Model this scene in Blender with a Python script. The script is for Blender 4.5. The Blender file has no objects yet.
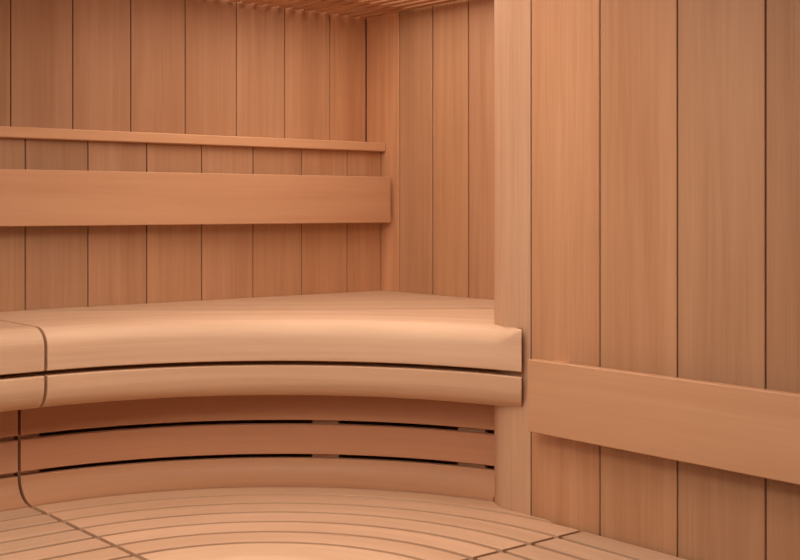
import bpy, bmesh, math, random
from mathutils import Vector
random.seed(7)
C = bpy.context.scene.collection
R = math.radians
EYE = 1.22                      # eye height over the floor; heights below are written relative to the eye and lifted by EYE
# room frame: x runs along the left wall to the far corner, y runs along the right wall away from the viewer
WALL_R, WALL_SIDE = 2.240, 2.845
WALL_L, WAINS = 3.472, 3.383
Z_FLOOR, Z_DECK, Z_SEAT, Z_CEIL = -1.22, -.770, -.304, .700
CX, CY = 1.294, 1.909           # centre of the curved corner
X0, Y0 = -.9, -.9               # how far the room runs to the left and towards the viewer

# ------------------------------------------------------------------ materials
def cedar(name, light, dark, rough=.5, fine=1.0, band=1.0, tone=.10, bump=.12):
    m = bpy.data.materials.new(name); m.use_nodes = True
    nt = m.node_tree; N = nt.nodes; L = nt.links; N.clear()
    out = N.new('ShaderNodeOutputMaterial'); bs = N.new('ShaderNodeBsdfPrincipled')
    L.new(bs.outputs[0], out.inputs[0])
    uv = N.new('ShaderNodeUVMap'); uv.uv_map = 'grain'
    at = N.new('ShaderNodeAttribute'); at.attribute_name = 'seed'
    sep = N.new('ShaderNodeSeparateXYZ'); L.new(uv.outputs[0], sep.inputs[0])
    def mth(op, a, b=None):
        n = N.new('ShaderNodeMath'); n.operation = op
        for i, v in enumerate((a, b)):
            if v is None: continue
            if isinstance(v, (int, float)): n.inputs[i].default_value = v
            else: L.new(v, n.inputs[i])
        return n.outputs[0]
    u, v = sep.outputs[0], sep.outputs[1]; s = at.outputs['Fac']
    def noise(su, sv, off, detail=2, rgh=.5, dist=0):
        c = N.new('ShaderNodeCombineXYZ')
        L.new(mth('MULTIPLY', u, su), c.inputs[0]); L.new(mth('MULTIPLY', v, sv), c.inputs[1])
        L.new(mth('MULTIPLY_ADD', s, 41.7), c.inputs[2])
        n = N.new('ShaderNodeTexNoise'); n.inputs['Scale'].default_value = 1
        n.inputs['Detail'].default_value = detail; n.inputs['Roughness'].default_value = rgh
        n.inputs['Distortion'].default_value = dist
        a = N.new('ShaderNodeVectorMath'); a.operation = 'ADD'; a.inputs[1].default_value = (off, off*1.7, off*.3)
        L.new(c.outputs[0], a.inputs[0]); L.new(a.outputs[0], n.inputs['Vector'])
        return n.outputs[0]
    broad = noise(.8, 16, 3.1, 2, .5, .5)           # wide heartwood bands
    mid = noise(1.6, 75, 9.3, 3, .6, .3)            # growth rings
    finen = noise(4, 170, 5.7, 3, .65)               # fine fibres
    blot = noise(2.2, 5, 15.2, 3, .5)               # blotches
    def rng(x, lo, hi, a, b):
        n = N.new('ShaderNodeMapRange'); L.new(x, n.inputs[0])
        for i, q in enumerate((lo, hi, a, b)): n.inputs[i+1].default_value = q
        return n.outputs[0]
    f = mth('ADD', mth('ADD', rng(broad, .3, .7, 0, .55*band), rng(mid, .3, .7, 0, .30*band*band)),
            mth('ADD', rng(finen, .3, .7, 0, .24*fine), rng(blot, .3, .7, -.12, .12)))
    mx = N.new('ShaderNodeMix'); mx.data_type = 'RGBA'
    mx.inputs[6].default_value = (*light, 1); mx.inputs[7].default_value = (*dark, 1)
    L.new(f, mx.inputs[0])
    wn = N.new('ShaderNodeTexWhiteNoise'); wn.noise_dimensions = '1D'; L.new(s, wn.inputs['W'])
    hs = N.new('ShaderNodeHueSaturation')
    L.new(mx.outputs[2], hs.inputs['Color'])
    tn = N.new('ShaderNodeAttribute'); tn.attribute_name = 'tone'          # board's own wood tone, with light falloff painted in on some runs
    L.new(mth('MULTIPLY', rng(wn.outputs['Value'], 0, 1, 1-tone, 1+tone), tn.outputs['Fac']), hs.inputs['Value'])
    sc = N.new('ShaderNodeSeparateColor'); L.new(wn.outputs['Color'], sc.inputs[0])
    L.new(rng(sc.outputs[1], 0, 1, .4985, .5015), hs.inputs['Hue'])
    L.new(rng(sc.outputs[2], 0, 1, .975, 1.025), hs.inputs['Saturation'])
    L.new(hs.outputs[0], bs.inputs['Base Color'])
    bs.inputs['Roughness'].default_value = rough
    bs.inputs['Specular IOR Level'].default_value = .3
    bp = N.new('ShaderNodeBump'); bp.inputs['Strength'].default_value = bump; bp.inputs['Distance'].default_value = .0015
    L.new(mth('ADD', mid, finen), bp.inputs['Height']); L.new(bp.outputs[0], bs.inputs['Normal'])
    return m
M_WALL = cedar('wall cedar', (.60, .345, .202), (.46, .24, .128), .55, 1.4, 1.0, .05)
M_POST = cedar('pale post wood', (.65, .425, .28), (.52, .305, .19), .55, 2.2, .8, .02)
M_SEAT = cedar('seat wood', (.76, .54, .375), (.62, .405, .268), .5, .8, 1.25, .05, .08)
M_DECK = cedar('lower seat wood', (.74, .50, .345), (.62, .395, .26), .5, .8, 1.2, .05, .08)
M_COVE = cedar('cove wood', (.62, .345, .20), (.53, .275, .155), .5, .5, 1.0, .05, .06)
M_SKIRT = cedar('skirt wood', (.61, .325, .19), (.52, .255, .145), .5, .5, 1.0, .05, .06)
M_BACK = cedar('backrest wood', (.635, .375, .225), (.55, .30, .17), .5, .9, .9, .03, .08)
M_BACKING = cedar('groove backing', (.42, .20, .11), (.32, .145, .075), .8)

# ------------------------------------------------------------------ mesh tools
class MB:
    def __init__(self):
        self.v = []; self.f = []; self.uv = []; self.s = []; self.m = []; self.t = []; self.tone = 1.0
    def face(self, pts, uvs, seed, mi=0):
        i = len(self.v); self.v += [tuple(p) for p in pts]; self.f.append(tuple(range(i, i+len(pts))))
        self.uv += [tuple(q) for q in uvs]; self.s.append(seed); self.m.append(mi); self.t.append(self.tone)
    def box(self, x0, x1, y0, y1, z0, z1, grain='z', seed=None, bev=0, mi=0):
        """a board with eased long edges; grain names its long axis"""
        seed = random.random() if seed is None else seed
        ax = {'x': (0, 1, 2), 'y': (1, 2, 0), 'z': (2, 0, 1)}[grain]
        lo = (x0, y0, z0); hi = (x1, y1, z1)
        a, b, c = ax; b0, b1, c0, c1 = lo[b], hi[b], lo[c], hi[c]; e = bev
        if e: prof = [(b0+e, c0), (b1-e, c0), (b1, c0+e), (b1, c1-e), (b1-e, c1), (b0+e, c1), (b0, c1-e), (b0, c0+e)]
        else: prof = [(b0, c0), (b1, c0), (b1, c1), (b0, c1)]
        def P(t, q):
            r = [0, 0, 0]; r[a] = t; r[b] = q[0]; r[c] = q[1]; return r
        n = len(prof); d = [0]
        for i in range(n): d.append(d[-1] + math.dist(prof[i], prof[(i+1) % n]))
        for i in range(n):
            p, q = prof[i], prof[(i+1) % n]
            self.face([P(lo[a], p), P(lo[a], q), P(hi[a], q), P(hi[a], p)],
                      [(lo[a], d[i]), (lo[a], d[i+1]), (hi[a], d[i+1]), (hi[a], d[i])], seed, mi)
        self.face([P(lo[a], q) for q in reversed(prof)], [(q[0]*.1, q[1]) for q in reversed(prof)], seed, mi)
        self.face([P(hi[a], q) for q in prof], [(q[0]*.1, q[1]) for q in prof], seed, mi)
    def prism(self, poly, z0, z1, grain, seed=None, mi=0, ends=True):
        """a flat plate with an outline in plan, grain a direction in plan ('z' for upright)"""
        seed = random.random() if seed is None else seed
        n = len(poly); d = 0
        if grain == 'z': top = lambda p: (p[0]*.3, p[1])
        else:
            gx, gy = grain; top = lambda p: (p[0]*gx+p[1]*gy, -p[0]*gy+p[1]*gx)
        for i in range(n):
            p, q = poly[i], poly[(i+1) % n]; l = math.dist(p, q)
            if grain == 'z': u = [(z0, d), (z0, d+l), (z1, d+l), (z1, d)]
            else: u = [(top(p)[0], z0), (top(q)[0], z0), (top(q)[0], z1), (top(p)[0], z1)]
            self.face([(*p, z0), (*q, z0), (*q, z1), (*p, z1)], u, seed, mi); d += l
        if ends:
            self.face([(*p, z1) for p in poly], [top(p) for p in poly], seed, mi)
            self.face([(*p, z0) for p in reversed(poly)], [top(p) for p in reversed(poly)], seed, mi)
    def loft(self, rings, uvs, seed=None, mi=0):
        """rings: closed cross sections one after another along the piece"""
        seed = random.random() if seed is None else seed
        n = len(rings[0])
        for k in range(len(rings)-1):
            A, B, ua, ub = rings[k], rings[k+1], uvs[k], uvs[k+1]
            for i in range(n):
                j = (i+1) % n
                jj = i+1
                self.face([A[i], B[i], B[j], A[j]], [ua[i], ub[i], ub[jj], ua[jj]], seed, mi)
        self.face(list(reversed(rings[0])), list(reversed([(p[0]*.2, p[2]+p[1]*.3) for p in rings[0]])), seed, mi)
        self.face(rings[-1], [(p[0]*.2, p[2]+p[1]*.3) for p in rings[-1]], seed, mi)
    def build(self, name, mats, parent=None, lift=EYE, smooth=None):
        me = bpy.data.meshes.new(name); me.from_pydata(self.v, [], self.f)
        for m in (mats if isinstance(mats, (list, tuple)) else [mats]): me.materials.append(m)
        ul = me.uv_layers.new(name='grain')
        for i, q in enumerate(self.uv): ul.data[i].uv = q
        at = me.attributes.new('seed', 'FLOAT', 'FACE')
        for i, q in enumerate(self.s): at.data[i].value = q*10
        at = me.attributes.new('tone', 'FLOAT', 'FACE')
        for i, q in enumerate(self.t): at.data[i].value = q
        me.polygons.foreach_set('material_index', self.m)
        bm = bmesh.new(); bm.from_mesh(me)
        bmesh.ops.remove_doubles(bm, verts=bm.verts, dist=1e-6)
        bmesh.ops.recalc_face_normals(bm, faces=bm.faces)
        for v in bm.verts: v.co.z += lift
        if parent is not None:
            o_ = parent.location
            for v in bm.verts: v.co -= o_
        bm.to_mesh(me); bm.free()
        if smooth:
            me.polygons.foreach_set('use_smooth', [True]*len(me.polygons))
            me.set_sharp_from_angle(angle=R(smooth))
        o = bpy.data.objects.new(name, me); C.objects.link(o)
        if parent is not None: o.parent = parent
        return o
def thing(name, label, cat, loc, group=None):
    o = bpy.data.objects.new(name, None); C.objects.link(o); o.empty_display_size = .05
    o.location = (loc[0], loc[1], loc[2]+EYE); o['label'] = label; o['category'] = cat
    if group: o['group'] = group
    return o
def struct(o): o['kind'] = 'structure'; return o

# ------------------------------------------------------------------ plan of the rounded wall end
PR, PCX, PCY = .13, WALL_R+.13, 2.156       # the post's rounding
POST_Y0 = 2.083
post_face = [(WALL_R, POST_Y0)] + [(PCX-PR*math.cos(R(t)), PCY+PR*math.sin(R(t))) for t in range(0, 91, 5)]
def in_post(x, y, g):
    """inside the wall end grown by g"""
    if x <= WALL_R-g or y >= PCY+PR+g: return False
    if x >= PCX or y <= PCY: return True
    return math.hypot(x-PCX, y-PCY) < PR+g
def th_end(r, g=.002, stop=0):
    t = 60.
    while t > stop:
        if in_post(CX+r*math.cos(R(t)), CY+r*math.sin(R(t)), g): return t
        t -= .05
    return stop

# ------------------------------------------------------------------ sweeps: straight run along the left wall, and round the corner
def arc_piece(mb, prof, t0, ends, n=48, seed=None, planar=None, mi=0):
    """prof: closed [(r,z)]; t0 start angle; ends(r) end angle, per point"""
    per = [0]
    for i in range(len(prof)): per.append(per[-1]+math.dist(prof[i], prof[(i+1) % len(prof)]))
    rings = []; uvs = []
    for k in range(n+1):
        ring = []; uv = []
        for i, (r, z) in enumerate(prof):
            t = t0 + (ends(r)-t0)*k/n
            p = (CX+r*math.cos(R(t)), CY+r*math.sin(R(t)), z); ring.append(p)
        for i in range(len(prof)+1):
            p = ring[i % len(prof)]
            if planar: uv.append((p[0]*planar[0]+p[1]*planar[1], (-p[0]*planar[1]+p[1]*planar[0])*.55+p[2]))
            else:
                tm = t0 + (ends(prof[i % len(prof)][0])-t0)*k/n
                uv.append((-R(tm)*.9, per[i]))
        rings.append(ring); uvs.append(uv)
    mb.loft(rings, uvs, seed, mi)
def left_piece(mb, prof, x0, x1, seed=None, mi=0):
    per = [0]
    for i in range(len(prof)): per.append(per[-1]+math.dist(prof[i], prof[(i+1) % len(prof)]))
    rings = [[(x, CY+r, z) for r, z in prof] for x in (x0, x1)]
    mb.loft(rings, [[(x, d) for d in per] for x in (x0, x1)], seed, mi)
def right_piece(mb, prof, y0, y1, seed=None, mi=0):
    per = [0]
    for i in range(len(prof)): per.append(per[-1]+math.dist(prof[i], prof[(i+1) % len(prof)]))
    rings = [[(CX+r, y, z) for r, z in prof] for y in (y0, y1)]
    mb.loft(rings, [[(y, d) for d in per] for y in (y0, y1)], seed, mi)

# ------------------------------------------------------------------ the room
G = .0034                     # open joint between wall boards
def boards_x(mb, joints, y, z0, z1, th=.022, tones=()):        # boards side by side along x, face at y looking to -y
    for k, (a, b) in enumerate(zip(joints, joints[1:])):
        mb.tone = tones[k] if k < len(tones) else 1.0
        mb.box(a+G/2, b-G/2, y, y+th, z0, z1, 'z', bev=.0016)
    mb.box(joints[0], joints[-1]+.02, y+th-.001, y+th+.012, z0+.002, z1-.002, 'z', seed=.5, mi=1)
def boards_y(mb, joints, x, z0, z1, th=.022, tones=(), G=G):
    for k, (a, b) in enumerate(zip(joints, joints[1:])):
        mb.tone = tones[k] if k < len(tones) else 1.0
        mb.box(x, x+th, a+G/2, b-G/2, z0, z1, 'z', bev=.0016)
    mb.box(x+th-.001, x+th+.012, joints[0], joints[-1]+(.02 if x > WALL_R+.1 else 0), z0+.002, z1-.002, 'z', seed=.5, mi=1)
ZT = Z_CEIL+.26
mb = MB()
j = [1.463+.2022*k for k in range(-12, 7)]; j = [x for x in j if x > X0] + [WALL_SIDE]
boards_x(mb, j, WALL_L, .15, ZT, tones=[.85]*(len(j)-9)+[.80, .80, .84, .88, .93, .97, 1.03, 1.10])  # tones rise towards the corner, painting in how the light falls
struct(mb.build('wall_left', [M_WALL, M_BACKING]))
mb = MB()
j = [1.4705+.2025*k for k in range(-12, 7)]; j = [x for x in j if x > X0] + [WALL_SIDE-.0015]
boards_x(mb, j, WAINS, Z_FLOOR, .206, tones=[.88]*(len(j)-9)+[.85, .85, .89, .93, .97, 1.0, 1.04, 1.09])  # same painted brightening towards the corner as the upper boards
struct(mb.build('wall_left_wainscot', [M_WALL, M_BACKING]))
mb = MB()
boards_y(mb, [2.29, 2.40, 2.575, 2.752, 2.930, 3.108, 3.284, WALL_L], WALL_SIDE, Z_FLOOR, ZT, tones=[1, 1, .97, .96, .98, 1.0, 1.26], G=.0056)  # corner board paler, also making up for light missing there
struct(mb.build('wall_back', [M_WALL, M_BACKING]))
mb = MB()
j = [POST_Y0 - .2187*k for k in range(0, 14)][::-1]
boards_y(mb, j, WALL_R, Z_FLOOR, ZT, tones=[.76]*(len(j)-5)+[.76, .88, .98, 1.03])  # browner boards, with the light's falloff towards the viewer painted in
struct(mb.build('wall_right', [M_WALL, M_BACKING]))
mb = MB()
poly = [(x, y) for x, y in post_face]
poly[0] = (WALL_R, POST_Y0+G/2)
poly += [(WALL_SIDE-.001, PCY+PR), (WALL_SIDE-.001, PCY+PR-.03), (PCX+.03, PCY+PR-.03), (PCX-.02, PCY+PR-.06), (WALL_R+.03, PCY), (WALL_R+.03, POST_Y0+G/2)]
mb.prism(poly, Z_FLOOR, ZT, 'z', seed=.31)
struct(mb.build('trim_1', M_POST, smooth=25))          # rounded end of the right wall
mb = MB()
mb.box(X0, WALL_SIDE+.03, Y0, WALL_L+.03, Z_FLOOR-.03, Z_FLOOR, 'x')
struct(mb.build('floor', M_BACKING))
mb = MB()
mb.box(X0, WALL_SIDE+.03, Y0, WALL_L+.03, ZT, ZT+.02, 'x', seed=.4)
x = WALL_SIDE-.012
while x > X0:
    mb.box(x-.031, x, Y0, WALL_L-.018, Z_CEIL, Z_CEIL+.012, 'y', bev=.0015)
    x -= .052
for y in (-.3, .6, 1.5, 2.4, 3.2): mb.box(X0, WALL_SIDE-.002, y, y+.04, Z_CEIL+.0125, Z_CEIL+.05, 'x')
struct(mb.build('ceiling', M_WALL))

# ------------------------------------------------------------------ ledge capping the wainscot
mb = MB(); mb.box(X0, 2.8425, 3.358, WALL_L-.001, .2045, .237, 'x', seed=.2, bev=.003)
led = mb.build('wall_ledge', M_BACK)
led['label'] = 'narrow wooden ledge running above the backrest on the left wall'; led['category'] = 'ledge'

# ------------------------------------------------------------------ backrests
t = thing('backrest', 'long horizontal wooden backrest board on the left wall over the upper bench', 'backrest', (1, WAINS, -.052))
mb = MB(); mb.box(X0, 2.824, 3.308, 3.332, -.0535, .1110, 'x', seed=.62, bev=.002)
mb.build('backrest_board', M_BACK, t)
for x in (-.2, .8, 1.7, 2.6):
    mb = MB(); mb.box(x, x+.05, 3.3325, WAINS-.0005, -.03, .09, 'z', seed=.3); mb.build('mounting_block', M_BACK, t)
t = thing('backrest', 'wide wooden backrest board mounted low across the near right wall', 'backrest', (WALL_R, 1, -.55))
mb = MB(); mb.box(2.184, 2.209, Y0, 2.041, -.5475, -.3705, 'y', seed=.77, bev=.002)
mb.build('backrest_board', M_BACK, t)
for y in (-.3, .6, 1.3, 1.955):
    mb = MB(); mb.box(2.2095, WALL_R-.0005, y, y+.045, -.53, -.3735, 'z', seed=.3, bev=.002); mb.build('mounting_block', M_BACK, t)

# ------------------------------------------------------------------ upper bench
RF = .942
SG = .0045                    # half of the open seam between bench sections
RB = WAINS-CY-.0015
def slab_prof(rb, f=1):
    p = [(rb, -.412), (RF+.006, -.412), (RF+.001, -.4095), (RF, -.404)]
    for k in range(0, 13):
        q = R(90*k/12); p.append((RF+.062*f*(1-math.cos(q)), Z_SEAT-.048*f+.048*f*math.sin(q)))
    p.append((rb, Z_SEAT)); return p
def apron_prof():
    p = [(RF+.10, -.4240), (RF+.0025, -.4240), (RF, -.4265), (RF, -.448)]
    for k in range(1, 11):
        q = R(90*k/10); p.append((RF+.050*(1-math.cos(q)), -.448-.062*math.sin(q)))
    p.append((RF+.10, -.510)); return p
def line_y(x): return 3.196-.695*(x-1.716)         # the straight joint across the corner seat
def slab_back(tdeg):
    c, s = math.cos(R(tdeg)), math.sin(R(tdeg)); r = RF+.012
    if in_post(CX+r*c, CY+r*s, .001): return r
    while r < 3:
        x, y = CX+r*c, CY+r*s
        if y > WAINS-.0015 or x > WALL_SIDE-.0015 or y > line_y(x)-.0008 or in_post(x, y, .001): return r-.001
        r += .001
    return r
tb = thing('upper_bench', 'curved corner section of the thick rounded upper wooden bench', 'bench', (2.2, 2.8, Z_SEAT-.2), 'upper bench sections')
T_S = 90 - math.degrees(SG/RF)
Y_E = 2.094; T_E = math.degrees(math.asin((Y_E-CY)/RF))
def y_end(r): return math.degrees(math.asin((Y_E-CY)/r))
n = 96; rings = []; uvs = []; dg = (.821, -.571)
for k in range(n+1):
    tt = T_S + (T_E-T_S)*k/n
    ring = [(CX+r*math.cos(R(tt)), CY+r*math.sin(R(tt)), z) for r, z in slab_prof(max(slab_back(tt), RF+.015), min(1, max(.1, (tt-T_E)/4.3)))]
    if k == n:                       # the end is cut at a slant
        ring = []
        for r, z in slab_prof(RF+.075, .1):
            q = R(T_E+math.degrees(.63*(r-RF)/RF)); ring.append((min(CX+r*math.cos(q), WALL_R-.001), CY+r*math.sin(q), z))
    if k == 0: ring = [(CX+SG, p[1], p[2]) for p in ring]
    rings.append(ring)
    u_ = [(-R(tt)*.95, p[2]-math.hypot(p[0]-CX, p[1]-CY)) for p in ring]; uvs.append(u_+[u_[0]])
mb = MB(); mb.loft(rings, uvs, .18); mb.build('seat', M_SEAT, tb, smooth=35)
mb = MB()
xl = 1.716+(3.196-(WAINS-.0015))/.695
poly = [(xl+.002, WAINS-.0015), (WALL_SIDE-.0015, line_y(WALL_SIDE)+.0012), (WALL_SIDE-.0015, WAINS-.0015)]
poly[0] = (xl+.003, WAINS-.0015)
mb.tone = .93; mb.prism(poly, -.40, Z_SEAT+.0016, dg, seed=.53); mb.build('corner_board', M_SEAT, tb)
mb = MB(); arc_piece(mb, apron_prof(), T_S, lambda r: T_E+math.degrees(.63*(r-RF)/RF), 80, .66); mb.build('apron', M_SEAT, tb, smooth=35)
t = thing('upper_bench', 'straight section of the upper wooden bench at the left edge', 'bench', (.5, 3.1, Z_SEAT-.2), 'upper bench sections')
mb = MB(); left_piece(mb, slab_prof(RB), X0, CX-SG, .87); mb.build('seat', M_SEAT, t, smooth=35)
mb = MB(); left_piece(mb, apron_prof(), X0, CX-SG, .14); mb.build('apron', M_SEAT, t, smooth=35)

# ------------------------------------------------------------------ skirt under the upper bench
RS = 1.106
def pl(z0, z1):
    e = .0015
    return [(RS, z0+e), (RS+e, z0), (RS+.022, z0), (RS+.022, z1), (RS+e, z1), (RS, z1-e)]
cove = [(RS+.022, -.707), (RS+.0015, -.707), (RS, -.7085), (RS, -.712)]
for k in range(1, 13):
    q = R(90*k/12); cove.append((RS-.068*(1-math.cos(q)), -.712-.0565*math.sin(q)))
cove += [(RS-.068, -.790), (RS+.022, -.790)]
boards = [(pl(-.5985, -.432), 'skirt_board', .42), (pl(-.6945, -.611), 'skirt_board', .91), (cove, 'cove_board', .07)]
tc = thing('bench_skirt', 'curved slotted panel closing the space below the corner bench section', 'panel', (2.1, 2.7, -.79), 'panels under the upper bench')
tl = thing('bench_skirt', 'straight slotted panel at the left edge, left of the dark upright seam', 'panel', (.5, CY+RS, -.79), 'panels under the upper bench')
TS = 90 - math.degrees(.0045/RS)
for prof, nm, sd in boards:
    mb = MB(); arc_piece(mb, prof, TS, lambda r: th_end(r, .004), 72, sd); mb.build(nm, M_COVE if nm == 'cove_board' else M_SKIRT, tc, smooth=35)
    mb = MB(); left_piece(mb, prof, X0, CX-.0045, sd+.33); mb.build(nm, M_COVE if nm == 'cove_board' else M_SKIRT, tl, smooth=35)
bat = [(RS+.0225, -.74), (RS+.045, -.74), (RS+.045, -.45), (RS+.0225, -.45)]
for a, b in ((89.7, 86.7), (47.8, 44.0), (26.5, 22.5)):
    mb = MB(); arc_piece(mb, bat, a, lambda r, b=b: b, 4, random.random()); mb.build('batten', M_SEAT, tc)
for a, b in ((1.19, 1.288), (.3, .38), (-.6, -.52)):
    mb = MB(); left_piece(mb, bat, a, b); mb.build('batten', M_SEAT, tl)

# ------------------------------------------------------------------ lower bench: slatted seats
SL = .0926; R0 = 1.0354; g = .0076
def slat_prof(r1, r0, sub=1):
    """r0 inner, r1 outer"""
    e = .0007; zt = Z_DECK; p = [(r0, zt-.026), (r0, zt-e), (r0+e, zt)]
    for k in range(1, sub): p.append((r0+(r1-r0)*k/sub, zt))
    p += [(r1-e, zt), (r1, zt-e), (r1, zt-.026)]
    for k in range(sub-1, 0, -1): p.append((r0+(r1-r0)*k/sub, zt-.026))
    return p
NOSE = .325
def nose_prof(r1):
    p = [(r1, Z_DECK-.10), (NOSE+.004, Z_DECK-.10), (NOSE, Z_DECK-.096)]
    for k in range(0, 11):
        q = R(90*k/10); p.append((NOSE+.055*(1-math.cos(q)), Z_DECK-.045+.045*math.sin(q)))
    p += [(r1-.0007, Z_DECK), (r1, Z_DECK-.0007)]; return p
LG = 'slatted lower bench sections'
tc = thing('lower_bench', 'curved corner section of the slatted lower bench with arc-shaped slats', 'bench', (1.9, 2.3, Z_FLOOR), LG)
tl = thing('lower_bench', 'left section of the slatted lower bench with straight slats', 'bench', (.5, 2.5, Z_FLOOR), LG)
tr = thing('lower_bench', 'right section of the slatted lower bench along the near right wall', 'bench', (1.9, 1.0, Z_FLOOR), LG)
mc, ml, mr = MB(), MB(), MB(); ml.tone = .86; mr.tone = .83; mc.tone = .98  # left and right sections darkened to paint in weaker light there
GS = .0064
for i in range(7):
    r1 = R0-i*SL; r0 = R0-(i+1)*SL
    if i == 6: break
    p = slat_prof(r1-g, r0+g, 14 if i == 0 else 1)
    sm = (r0+r1)/2
    st = lambda r: 90-math.degrees(GS/sm)
    if i == 0: en = lambda r: th_end(min(r, WALL_R-CX-.0005) if r < WALL_R-CX else r, .0015, 0.3)
    else: en = lambda r: math.degrees(GS/sm)
    arc_piece(mc, p, st(0), en, 60)
    left_piece(ml, p, X0, CX-GS)
    if i: right_piece(mr, slat_prof(min(r1-g, WALL_R-CX-.0015), r0+g), Y0, CY-GS)
# slat between the first groove and the wall reaches the wall on the straight right run
r1 = R0-6*SL
arc_piece(mc, nose_prof(r1-g), 90-math.degrees(GS/.4), lambda r: math.degrees(GS/.4), 60)
left_piece(ml, nose_prof(r1-g), X0, CX-GS); right_piece(mr, nose_prof(r1-g), Y0, CY-GS)
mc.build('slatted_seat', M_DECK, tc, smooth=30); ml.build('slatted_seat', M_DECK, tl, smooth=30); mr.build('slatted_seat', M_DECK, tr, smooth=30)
# bearers under the slats (they close the grooves) and the front panels down to the floor
bear = [(NOSE+.16, Z_DECK-.09), (NOSE+.16, Z_DECK-.06), (WALL_R-CX-.003, Z_DECK-.06), (WALL_R-CX-.003, Z_DECK-.09)]
bear2 = [(NOSE+.16, Z_DECK-.09), (NOSE+.16, Z_DECK-.06), (R0, Z_DECK-.06), (R0, Z_DECK-.09)]
front = [(NOSE+.03, Z_FLOOR+.001), (NOSE+.03, Z_DECK-.1005), (NOSE+.052, Z_DECK-.1005), (NOSE+.052, Z_FLOOR+.001)]
for fn, tt, a, b in ((left_piece, tl, X0, CX-GS), (right_piece, tr, Y0, CY-GS)):
    mb = MB(); fn(mb, bear2 if tt is tl else bear, a, b); mb.build('bearer', M_BACKING, tt)
    mb = MB(); fn(mb, front, a, b); mb.build('front_panel', M_SKIRT, tt)
mb = MB(); arc_piece(mb, bear, 89.5, lambda r: .5, 60); mb.build('bearer', M_BACKING, tc)
mb = MB(); arc_piece(mb, front, 89.5, lambda r: .5, 40); mb.build('front_panel', M_SKIRT, tc, smooth=30)

# ------------------------------------------------------------------ light
def area(name, loc, size, power, col, tgt=None, size_y=None):
    l = bpy.data.lights.new(name, 'AREA'); l.energy = power; l.color = col; l.size = size
    if size_y: l.shape = 'RECTANGLE'; l.size_y = size_y
    o = bpy.data.objects.new(name, l); C.objects.link(o); o.location = (loc[0], loc[1], loc[2]+EYE)
    if tgt: o.rotation_euler = (Vector((tgt[0], tgt[1], tgt[2]))-Vector(loc)).to_track_quat('-Z', 'Y').to_euler()
    return o
WARM = (1, .85, .70)
WARM = (1, .85, .70)
WARM = (1, .85, .70)
area('overhead_fill', (.4, 1.2, .69), .8, 25, WARM, None, .8)  # unseen fills added under the ceiling to balance brightness, no fixtures
area('overhead_fill', (.2, 2.2, .69), .9, 3, WARM, None, .9)
area('overhead_fill', (1.3, 1.7, .69), .6, 9.5, WARM, None, .6)
area('overhead_fill', (1.75, 2.2, .69), .8, 3.2, WARM, None, .8)
area('overhead_fill', (2.3, 2.85, .69), .8, 4.4, WARM, None, .8)
area('hidden_ceiling_light', (2.1, 2.45, .93), 1.2, 21, WARM, None, 1.3)       # above the ceiling slats
area('left_fill', (-.7, 2.1, .42), .6, 11, WARM, (2.5, 2.75, .1), .8)  # unseen source added for light from the left, no wall fixture
w = bpy.data.worlds.new('world'); bpy.context.scene.world = w; w.use_nodes = True
w.node_tree.nodes['Background'].inputs[0].default_value = (1, .84, .68, 1)
w.node_tree.nodes['Background'].inputs[1].default_value = .05

# ------------------------------------------------------------------ camera
cam = bpy.data.cameras.new('camera'); co = bpy.data.objects.new('camera', cam); C.objects.link(co)
co.location = (0, 0, EYE); co.rotation_euler = (R(90), 0, R(51.905-90))
cam.sensor_width = 36; cam.lens = 1207.5/800*36; cam.shift_x = 60/800; cam.shift_y = -72.2/800
cam.clip_start = .02
sc = bpy.context.scene; sc.camera = co
sc.view_settings.view_transform = 'Standard'; sc.view_settings.look = 'None'
sc.view_settings.gamma = 1; sc.view_settings.exposure = -.10; sc.view_settings.use_curve_mapping = False
